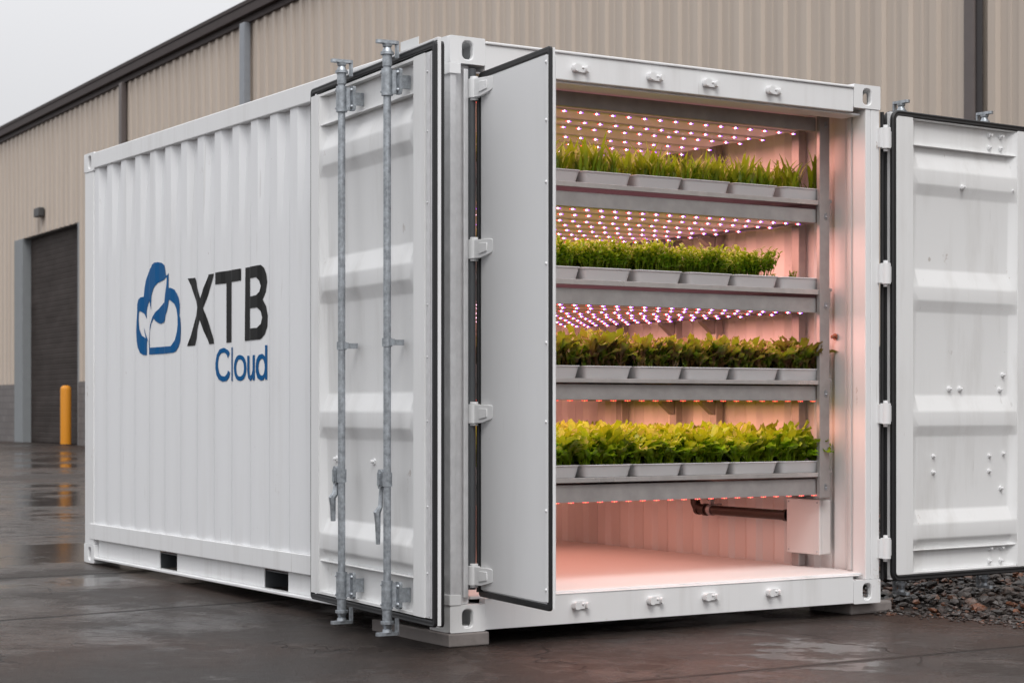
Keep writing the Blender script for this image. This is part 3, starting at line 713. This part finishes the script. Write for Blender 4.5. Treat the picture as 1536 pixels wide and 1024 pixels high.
# ------------------------------------------------------------------ growing rack
rk = empty('growing_rack', (0,0,.214))
tag(rk, 'grey metal four-tier growing rack filling the container behind the doors', 'rack')
RZ = .214
def rbuild(mb, name, mat, **kw):
    mb.v = [(x, y, z - RZ) for x, y, z in mb.v]
    return mb.build(name, mat, rk, kw.pop('smooth', None), **kw)
YB = 2.42
# (lip top, lip bottom, beam top, beam bottom)
TIER = [(2.093, 2.066, 2.050, 1.980), (1.639, 1.610, 1.598, 1.522), (1.176, 1.152, 1.149, 1.075), (.709, .683, .676, .594)]
TIER = [(a, b + .004, c, d) for a, b, c, d in TIER]
def beam(z0, z1, y=.280):
    mb = MB(); mb.box(.165, 2.3245, y, y + .004, z0, z1); mb.box(.165, 2.3245, y + .0041, y + .03, z1 - .004, z1); mb.box(.165, 2.3245, y + .0041, y + .03, z0, z0 + .004)
    return mb
mb = beam(2.447, 2.517); rbuild(mb, 'beam', M['rack'], bevel=.002)
for a, b, c, d in TIER:
    rbuild(beam(d, c), 'beam', M['rack'], bevel=.002)
    mb = MB(); mb.box(.166, 2.3245, .258, .2615, b, a); mb.box(.105, 2.388, .2755, YB, a - .004, a - .0005); mb.box(.166, 2.3245, .2616, .2754, a - .004, a - .0005); mb.box(.166, 2.3245, .2616, .275, b, b + .003)
    rbuild(mb, 'deck', M['deck'], bevel=.0015)
    for x in (.118, 2.350):
        mb = MB(); mb.box(x, x + .024, .312, YB, d + .006, a - .006); rbuild(mb, 'side_rail', M['rack'])
    for y in (.286,):
        mb = MB()
        prof = [(2.3905, a + .012), (2.440, a + .012), (2.440, a - .004), (2.428, a - .006), (2.427, d + .040), (2.420, d + .020), (2.405, d + .006), (2.3905, d + .002)]
        mb.prism(prof, lambda p, q: (p, y, q), lambda p, q: (p, y + .016, q)); rbuild(mb, 'arm_bracket', M['rack'], bevel=.002)
    for yb in (1.222, 1.59):
        mb = MB(); mb.prism([(2.40, d), (2.40, d - .075), (2.385, d - .072), (2.31, d - .012), (2.31, d)], lambda p, q: (p, yb - .02, q), lambda p, q: (p, yb + .02, q)); rbuild(mb, 'gusset', M['rack'], bevel=.002)
for x0, x1 in ((2.325, 2.390), (.100, .1645)):
    mb = MB(); mb.box(x0, x1, .250, .2545, .581, 2.545); mb.box(x0, x0 + .005, .2546, .275, .581, 2.545); mb.box(x1 - .005, x1, .2546, .275, .581, 2.545)
    up = rbuild(mb, 'upright', M['rack'], bevel=.0015)
    for a, b, c, d in [(0,0,2.50,2.46)] + TIER:
        mb = MB(); zc = (c + d) / 2 - RZ
        mb.prism(rrect(.018, .034, .007, 3), lambda p, q: (x0 + .040 + p, .2498, zc + q), lambda p, q: (x0 + .040 + p, .247, zc + q)); mb.dome((x0 + .040, .247, zc - .005), .006, .005, (0,-1,0))
        mb.build('clip', M['galv'], up, 35)
for y, zb in ((.53, .2142), (1.222, .60), (1.59, .60), (2.12, .60)):
    mb = MB(); mb.box(2.4005, 2.448, y - .030, y + .030, zb, 2.50); rbuild(mb, 'wall_rail', M['rack'], bevel=.004)
mb = MB(); mb.box(.06, .10, .40, .46, .2142, 2.50); mb.box(.06, .10, 2.09, 2.15, .2142, 2.50); rbuild(mb, 'wall_rail', M['rack'], bevel=.004)

# ------------------------------------------------------------------ grow lights, one under each tier
def led_mesh(warm):
    mb = MB(); mb.box(-.017, .017, -.003, .006, .0005, .004, 0)
    mb.dome((0,0,0), (.0042 if warm else .0054), .0055, (0,0,-1), 8, 3, 1)
    mb.dome((-.0125,0,0), .0040, .004, (0,0,-1), 6, 2, 2); mb.dome((.0125,0,0), .0044, .004, (0,0,-1), 6, 2, 3)  # red and violet side domes added to imitate each LED's coloured halo
    return mb.mesh('led', [M['bar'], M['ledo'] if warm else M['ledw'], M['halor'], M['halor'] if warm else M['halov']], 40)
LEDW, LEDO = led_mesh(False), led_mesh(True)
SHELF = ['top shelf', 'second shelf down', 'third shelf down', 'lowest shelf']
LIGHTS = [(2.455, .450, .095, 'pink grow light above the top shelf of slender seedlings', False),
          (1.985, .412, .0825, 'pink grow light above the curly green plants on the second shelf', False),
          (1.527, .395, .0825, 'pink grow light above the dark reddish lettuce on the third shelf', False),
          (1.073, .296, .083, 'row of orange grow lights just above the bright green lettuce', True),
          (.5935, .288, .083, 'dim orange grow lights under the lowest shelf above the floor', True)]
for li, (z, y0, px, lab, warm) in enumerate(LIGHTS):
    gl = empty('grow_light', (1.22, 1.2, z)); tag(gl, lab, 'grow light', 'grow lights under the rack tiers')
    zo = z
    if warm: zo = z + .012
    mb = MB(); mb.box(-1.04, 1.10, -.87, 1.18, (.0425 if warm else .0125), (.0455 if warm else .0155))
    mb.build('back_panel', M['panelglow'] if not warm else M['bar'], gl, None)
    xs = []; x = 2.318
    while x > .15: xs.append(x); x -= px
    ys = [y0 + d_ for d_ in ((0, .262, .435, .715, .95, 1.20, 1.48, 1.75) if li == 0 else (0, .225, .485, .68, .91, 1.11, 1.31, 1.52, 1.73, 1.93))]
    n_ind = 0; rest = MB()
    src = LEDO if warm else LEDW
    for j, y in enumerate(ys):
        if y > 2.36: break
        mb = MB(); lift = .030 if warm and j else 0; fb = .008 if warm and not j else -.017
        mb.box(.17 - 1.22, 2.32 - 1.22, y - 1.2 + fb, y - 1.2 + .017, .0045 + lift, .0122 + lift)
        mb.build('light_bar', M['bar'], gl, None, bevel=.002)
        for x in xs:
            lo = (x - 1.22 + (.012 if li == 0 and j % 2 else 0), y - 1.2, lift)
            if n_ind < 100 and j < 4:
                o = bpy.data.objects.new('led', src); COL.objects.link(o); o.parent = gl; o.location = lo; n_ind += 1
            else:
                for fmi in range(4):
                    pass
                b = len(rest.v); rest.v += [(v.co.x + lo[0], v.co.y + lo[1], v.co.z + lift) for v in src.vertices]
                rest.f += [tuple(b + i for i in p.vertices) for p in src.polygons]; rest.m += [p.material_index for p in src.polygons]
    if rest.v:
        tag(rest.build('led', list(src.materials), gl, 40), kind='stuff')
    # the lamp itself: light given off by the whole board
    E_ = [16, 17, 19, 18, 2.0][li]
    la = bpy.data.lights.new('grow_lamp', 'AREA'); la.shape = 'RECTANGLE'; la.size = 2.02; la.size_y = 2.03; la.energy = E_ * LAMP_K
    la.color = (1, .43, .35) if not warm else (1, .42, .31)
    lo = bpy.data.objects.new('grow_lamp', la); COL.objects.link(lo); lo.parent = gl; lo.location = (.01, .06, -.012)

# ------------------------------------------------------------------ trays
def tray_meshes():
    w, dpt, h = .291, .500, .060; mb = MB()
    def loop(ww, dd, z, r): return [(a, b, z) for a, b in rrect(ww, dd, r, 4)]
    mb.loft([loop(w-.042, dpt-.04, 0, .022), loop(w-.034, dpt-.032, .004, .027), loop(w-.012, dpt-.012, h-.006, .026), loop(w-.010, dpt-.010, h-.0045, .027), loop(w, dpt, h-.004, .030), loop(w, dpt, h, .030), loop(w-.018, dpt-.018, h, .024), loop(w-.03, dpt-.03, h-.02, .022)], (True, False))
    so = MB(); so.loft([loop(w-.030, dpt-.030, h-.021, .022), loop(w-.030, dpt-.030, h-.012, .022)], (True, True))
    return mb.mesh('tray', M['tray'], 40), so.mesh('soil', M['soil'], 40)
TM, SM = tray_meshes()
ORD = ['rightmost tray', 'second tray from the right', 'third tray from the right', 'fourth tray from the right', 'fifth tray from the right', 'sixth tray from the right', 'seventh tray from the right']
CROP = ['slender seedlings', 'curly green plants', 'dark reddish lettuce', 'bright green lettuce']
TX = [2.242 - .301 * k for k in range(7)]
TY = [.523 + .505 * r for r in range(4)]
for t in range(4):
    zt = TIER[t][0]
    for r_ in range(2):
        for k in range(7):
            o = bpy.data.objects.new('tray', TM); COL.objects.link(o)
            o.location = (TX[k] + random.uniform(-.004, .004), TY[r_] + random.uniform(-.003, .008), zt); o.rotation_euler[2] = R(random.uniform(-1.2, 1.2))
            if r_ == 0: tag(o, f'grey tray of {CROP[t]}, {ORD[k]}, {SHELF[t]}', 'tray', 'planted trays along the rack shelves')
            else: tag(o, f'grey tray behind the front row on the {SHELF[t]}', 'tray', f'back-row trays on the {SHELF[t]}')
            s_ = bpy.data.objects.new('soil', SM); COL.objects.link(s_); s_.parent = o

# ------------------------------------------------------------------ plants
def leaf_strip(mb, base, yaw, L, W, l0, l1, prof, n=6, cup=.25, ruf=0.0, rng=random, twist=0.0):
    """a bent leaf blade: centre line leaning from l0 to l1 (radians from vertical)"""
    p = Vector(base); cols = 5 if ruf else 3
    out = Vector((math.cos(yaw), math.sin(yaw), 0)); side = Vector((-math.sin(yaw), math.cos(yaw), 0))
    vs = []; ph = rng.uniform(0, 6.3)
    for i in range(n + 1):
        t = i / n; a = l0 + (l1 - l0) * t
        dv = out * math.sin(a) + Vector((0,0,1)) * math.cos(a); nv = out * -math.cos(a) + Vector((0,0,1)) * math.sin(a)
        w = W * .5 * prof(t)
        for c in range(cols):
            q = c / (cols - 1) * 2 - 1
            wob = ruf * W * abs(q) * math.sin(ph + t * 13 + q * 2.6) if ruf else 0
            edge = 1 + (ruf * .9 * math.sin(ph * 2 + t * 19) if ruf and abs(q) == 1 else 0)
            vs.append(p + side * (w * q * edge) + nv * (cup * w * q * q + wob))
        p = p + dv * (L / n)
    mb.add(vs, [(i*cols+c, i*cols+c+1, (i+1)*cols+c+1, (i+1)*cols+c) for i in range(n) for c in range(cols-1)])
spoon = lambda t: .16 + .90 * math.sin(math.pi * min(1, max(0, (t - .18) / .86)) ** .85) if t > .18 else .16
frill = lambda t: .22 + .85 * math.sin(math.pi * min(1, (t * .93 + .03))) ** .7
bladed = lambda t: .13 if t < .34 else .13 + .92 * math.sin(math.pi * min(1, (t - .34) / .70)) ** .8
lance = lambda t: max(.06, (.45 + .75 * t) * (1 - t ** 3.2))
oval = lambda t: max(.1, math.sin(math.pi * (t * .9 + .06)))
def plant(kind, seed):
    rng = random.Random(seed); mb = MB(); U = rng.uniform
    if kind == 3:        # broad bright lettuce
        for i in range(28):
            k = i / 28
            leaf_strip(mb, (U(-.018,.018), U(-.018,.018), 0), i * 2.4 + U(-.4,.4), U(.10,.205), U(.034,.052), R(U(0,8) + 18*(1-k)), R(U(30,65) + 50*(1-k)), bladed, 8, .3, .26, rng)
    elif kind == 2:      # darker, frillier, reddish
        for i in range(26):
            k = i / 26
            leaf_strip(mb, (U(-.02,.02), U(-.02,.02), 0), i * 2.4 + U(-.4,.4), U(.08,.20), U(.030,.046), R(U(0,8) + 14*(1-k)), R(U(25,65) + 45*(1-k)), bladed, 8, .3, .26, rng)
    elif kind == 1:      # bushy cress: stems with small leaflets
        for i in range(15):
            a, le = i * 2.4, U(.07, .14); x, y = math.cos(a) * U(0,.03), math.sin(a) * U(0,.03); lean = U(0, .38)
            top = (x + math.cos(a) * math.sin(lean) * le, y + math.sin(a) * math.sin(lean) * le, math.cos(lean) * le)
            mb.cyl((x, y, 0), top, .0014, 4, .001, False)
            for j in range(10):
                f = .38 + .62 * j / 9
                p = (x + (top[0]-x)*f, y + (top[1]-y)*f, top[2]*f)
                leaf_strip(mb, p, j * 2.4 + U(-.5,.5), U(.018,.030), U(.013,.020), R(U(15,50)), R(U(60,110)), oval, 3, .3, 0, rng)
    else:                # slender seedlings
        for i in range(9):
            a = i * 2.4 + U(-.5,.5)
            leaf_strip(mb, (U(-.018,.018), U(-.018,.018), 0), a, U(.09,.185), U(.018,.030), R(U(0,12)), R(U(18,75)), lance, 6, .35, 0, rng)
        for i in range(5):
            leaf_strip(mb, (U(-.02,.02), U(-.02,.02), 0), U(0,6.3), U(.04,.08), U(.012,.018), R(U(10,30)), R(U(40,90)), lance, 4, .3, 0, rng)
    return mb
PM = ['leaf_lance', 'leaf_curl', 'leaf_red', 'leaf_low']
NAME = ['seedling', 'cress_plant', 'red_lettuce', 'lettuce']
DESC = ['slender green seedling', 'curly green plant', 'dark reddish lettuce', 'bright green lettuce']
GRID = [(5, 6), (5, 6), (4, 5), (4, 5)]
SCL = [(.78, 1.12), (.80, 1.12), (.78, 1.12), (.80, 1.12)]
for t in range(4):
    variants = [plant(t, 100 * t + i) for i in range(7)]
    meshes = [v.mesh(NAME[t], M[PM[t]], 180) for v in variants]
    arrs = [(np.array(v.v), v.f) for v in variants]
    zt = TIER[t][0] + .047
    nx_, ny_ = GRID[t]
    mv, mf, off = [], [], 0
    for r_ in range(4):
        for k in range(7):
            for iy in range(ny_):
                for ix in range(nx_):
                    x = TX[k] + ((ix + .5) / nx_ - .5) * .262 + random.uniform(-.012, .012)
                    y = TY[r_] + ((iy + .5) / ny_ - .5) * .47 + random.uniform(-.012, .012)
                    s = random.uniform(*SCL[t]) * (1 + .05 * (k > 2)); rzz = random.uniform(0, 6.28); vi = random.randrange(7)
                    if t == 1 and k == 0:
                        if random.random() < .78: continue
                        s *= random.uniform(.22, .42)
                    if t == 0 and k == 0:
                        if random.random() < .55: continue
                        s *= 1.15
                    if t == 0 and k > 0 and random.random() < .08: continue
                    if r_ == 0:
                        o = bpy.data.objects.new(NAME[t], meshes[vi]); COL.objects.link(o)
                        o.location = (x, y, zt); o.rotation_euler = (random.uniform(-.1,.1), random.uniform(-.1,.1), rzz); o.scale = (s, s, s * random.uniform(.92, 1.1))
                        d_ = DESC[t] if not (t == 1 and k == 0) else 'tiny green sprout'
                        tag(o, f'{d_} in the {ORD[k]}, {SHELF[t]}', 'plant', f'{CROP[t]} in the {ORD[k]} of the {SHELF[t]}')
                    else:
                        a, f = arrs[vi]; c_, s_ = math.cos(rzz) * s, math.sin(rzz) * s
                        q = np.empty_like(a); q[:,0] = a[:,0]*c_ - a[:,1]*s_ + x; q[:,1] = a[:,0]*s_ + a[:,1]*c_ + y; q[:,2] = a[:,2]*s + zt
                        mv.append(q); mf += [tuple(i + off for i in ff) for ff in f]; off += len(a)
    me = bpy.data.meshes.new('plant_bed'); me.from_pydata(np.concatenate(mv).tolist(), [], mf); me.materials.append(M[PM[t]]); me.shade_smooth()
    o = bpy.data.objects.new('plant_bed', me); COL.objects.link(o)
    tag(o, f'dense {CROP[t]} filling the trays farther back on the {SHELF[t]}', 'plants', None, 'stuff')

# ------------------------------------------------------------------ control box, pipe, wall fitting
cb = empty('control_box', (2.448, .43, .286)); tag(cb, 'light grey control box on the right inner wall below the rack', 'control box')
mb = MB(); mb.box(-.062, .0, -.126, .128, 0, .280); mb.build('casing', M['boxg'], cb, None, bevel=.006)
mb = MB(); mb.box(-.080, -.0625, -.128, .130, -.002, .282); cv = mb.build('cover', M['boxg'], cb, None, bevel=.005)
for y, z in ((-.11, .015), (-.11, .265), (.112, .015), (.112, .265)):
    mb = MB(); mb.dome((-.080, y, z), .005, .003, (-1,0,0)); mb.build('screw', M['galv'], cv, 40)
pp = empty('drain_pipe', (2.385, .565, .475)); tag(pp, 'dark brown pipe running along the right inner wall to the grey box', 'pipe')
mb = MB(); mb.cyl((0, 0, 0), (.0, .70, .0), .0265, 20); mb.tube([(0,.70,0), (0,.745,.002), (-.004,.775,.012), (-.004,.79,.035), (-.004,.792,.07)], .0275, 16); mb.build('pipe', M['pipe'], pp, 40)
for y, r in ((.012, .032), (.70, .034), (.765, .031)):
    mb = MB(); mb.cyl((0, y - .012, 0), (0, y + .012, 0), r, 20); mb.build('coupling', M['pipe'], pp, 40)
mb = MB(); mb.cyl((0, .635, 0), (0, .665, 0), .0315, 20); mb.box(-.012, .066, .642, .658, .025, .034); mb.box(-.012, .012, .642, .658, .03, .10); mb.build('clamp', M['galv'], pp, 40)
mb = MB(); mb.cyl((0,0,0), (-.006,0,0), .017, 14); mb.cyl((-.006,0,0), (-.024,0,0), .009, 12); mb.dome((-.024,0,0), .010, .006, (-1,0,0))
tag(mb.build('wall_hook', plain('copper_knob', (.30,.12,.07), .45, .3), None, 40, loc=(2.462, .285, 1.403)), 'small copper coloured knob on the right inner wall beside the rack', 'knob')

# ------------------------------------------------------------------ gravel to the right
def bnd(y):
    if y > 0: return 2.60
    if y > -.5: return 2.60 + .17 * (-y / .5)
    return 2.77
rng = np.random.default_rng(5)
phi = (1 + 5 ** .5) / 2
ico = np.array([(-1,phi,0),(1,phi,0),(-1,-phi,0),(1,-phi,0),(0,-1,phi),(0,1,phi),(0,-1,-phi),(0,1,-phi),(phi,0,-1),(phi,0,1),(-phi,0,-1),(-phi,0,1)]) / 1.902
icf = [(0,11,5),(0,5,1),(0,1,7),(0,7,10),(0,10,11),(1,5,9),(5,11,4),(11,10,2),(10,7,6),(7,1,8),(3,9,4),(3,4,2),(3,2,6),(3,6,8),(3,8,9),(4,9,5),(2,4,11),(6,2,10),(8,6,7),(9,8,1)]
verts, faces, off = [], [], 0
def rock(x, y, z, s):
    global off
    v = ico * (1 + rng.normal(0, .17, (12, 1))) * np.array([s * rng.uniform(.8, 1.5), s * rng.uniform(.7, 1.1), s * rng.uniform(.40, .75)])
    q = rng.normal(size=3); q /= np.linalg.norm(q); an = rng.uniform(-.5, .5); az = rng.uniform(0, 6.28)
    Rm = np.array(Matrix.Rotation(an, 3, Vector(q)) @ Matrix.Rotation(az, 3, 'Z'))
    verts.append(v @ Rm.T + np.array([x, y, z])); faces.extend([(a+off, b+off, c+off) for a, b, c in icf]); off += 12
for i in range(15000):
    y = rng.uniform(-2.2, 6.5); x = bnd(y) + abs(rng.uniform(0, 1)) ** 1.35 * 4.6 + rng.normal(0, .03)
    e = min(1, max(0, (x - bnd(y)) / .35))
    s = rng.choice([.013, .021, .031, .046], p=[.34, .36, .22, .08]) * rng.uniform(.75, 1.2) * (.45 + .55 * e)
    rock(x, y, gz(y) + .004 + e * rng.uniform(0, .055), s)
for i in range(420):       # strays on the slab edge
    y = rng.uniform(-2, .6); x = bnd(y) - abs(rng.normal(0, .07)); 
    if y > .05 and x < 2.66: continue
    rock(x, y, gz(y) + .003, rng.uniform(.004, .014))
mb = MB()
gy = [-2.4, -.9, -.5, 0, 1, 3, 4.7, 6.7]
mb.v = [(bnd(y) + .05, y, gz(y) + .006) for y in gy] + [(7.4, y, gz(y) + .006) for y in gy]; n = len(gy)
mb.f = [(i, n+i, n+i+1, i+1) for i in range(n-1)]; mb.m = [0] * (n-1)
V = np.concatenate(verts); b = len(mb.v); mb.v += [tuple(p) for p in V.tolist()]; mb.f += [tuple(i + b for i in f) for f in faces]; mb.m += [0] * len(faces)
me = bpy.data.meshes.new('gravel'); me.from_pydata(mb.v, [], mb.f); me.materials.append(M['rock'])
o = bpy.data.objects.new('gravel', me); COL.objects.link(o); tag(o, 'wet dark grey and rusty gravel beside the container', 'gravel', None, 'stuff')

# ------------------------------------------------------------------ sky, sun, camera
SUN_EL, SUN_AZ = 50, 205       # azimuth of the sun, clockwise from +Y
w = bpy.data.worlds.new('World'); scene.world = w; w.use_nodes = True
nt = w.node_tree; bg = nt.nodes['Background']
sky = N(nt, 'ShaderNodeTexSky', sky_type='NISHITA', sun_disc=False)
sky.sun_elevation = R(SUN_EL); sky.sun_rotation = R(SUN_AZ); sky.air_density = 1.0; sky.dust_density = 6.0; sky.ozone_density = 1.0; sky.altitude = 100
hs = N(nt, 'ShaderNodeHueSaturation'); hs.inputs['Saturation'].default_value = .12; nt.links.new(sky.outputs[0], hs.inputs['Color'])
# cloud deck: overcast luminance rises from horizon to zenith
tc = N(nt, 'ShaderNodeTexCoord'); sx = N(nt, 'ShaderNodeSeparateXYZ'); nt.links.new(tc.outputs['Generated'], sx.inputs[0])
nn = N(nt, 'ShaderNodeTexNoise'); nn.inputs['Scale'].default_value = 3; nn.inputs['Detail'].default_value = 5; nt.links.new(tc.outputs['Generated'], nn.inputs['Vector'])
el = math_(nt, 'MAXIMUM', sx.outputs[2], 0.0)
lum = math_(nt, 'ADD', math_(nt, 'MULTIPLY', el, SKY_UP), SKY_HZ)
lum = math_(nt, 'MULTIPLY', lum, math_(nt, 'ADD', math_(nt, 'MULTIPLY', nn.outputs['Fac'], .10), .95))
cc = N(nt, 'ShaderNodeCombineXYZ'); 
for i, k in enumerate((.985, .99, 1.02)): nt.links.new(math_(nt, 'MULTIPLY', lum, k), cc.inputs[i])
mx = mixc(nt, .88, hs.outputs[0], cc.outputs[0])
nt.links.new(mx, bg.inputs['Color']); bg.inputs['Strength'].default_value = .12
sl = bpy.data.lights.new('sun', 'SUN'); sl.energy = SUN_E; sl.angle = R(25); sl.color = (1, .97, .93)
so = bpy.data.objects.new('sun', sl); COL.objects.link(so)
dirv = Vector((math.sin(R(SUN_AZ)) * math.cos(R(SUN_EL)), math.cos(R(SUN_AZ)) * math.cos(R(SUN_EL)), math.sin(R(SUN_EL))))
so.rotation_euler = dirv.to_track_quat('Z', 'Y').to_euler(); so.location = dirv * 30

cam = bpy.data.cameras.new('camera'); co = bpy.data.objects.new('camera', cam); COL.objects.link(co)
co.location = (-4.1823, -7.1471, 1.0294); co.rotation_euler = (R(90), 0, -.5618)
cam.sensor_width = 36; cam.lens = 2866.946 / 1536 * 36; cam.shift_y = (613.978 - 512) / 1536
cam.clip_start = .1; cam.clip_end = 1000
cam.dof.use_dof = True; cam.dof.focus_distance = 8.9; cam.dof.aperture_fstop = 6.3
scene.camera = co
scene.view_settings.view_transform = 'Standard'; scene.view_settings.look = 'None'; scene.view_settings.gamma = 1
scene.view_settings.exposure = 0
scene.render.engine = 'CYCLES'
scene.cycles.use_denoising = True
scene.cycles.max_bounces = 8; scene.cycles.diffuse_bounces = 4; scene.cycles.glossy_bounces = 3; scene.cycles.transmission_bounces = 4
scene.cycles.sample_clamp_indirect = 4
scene.cycles.caustics_reflective = False; scene.cycles.caustics_refractive = False
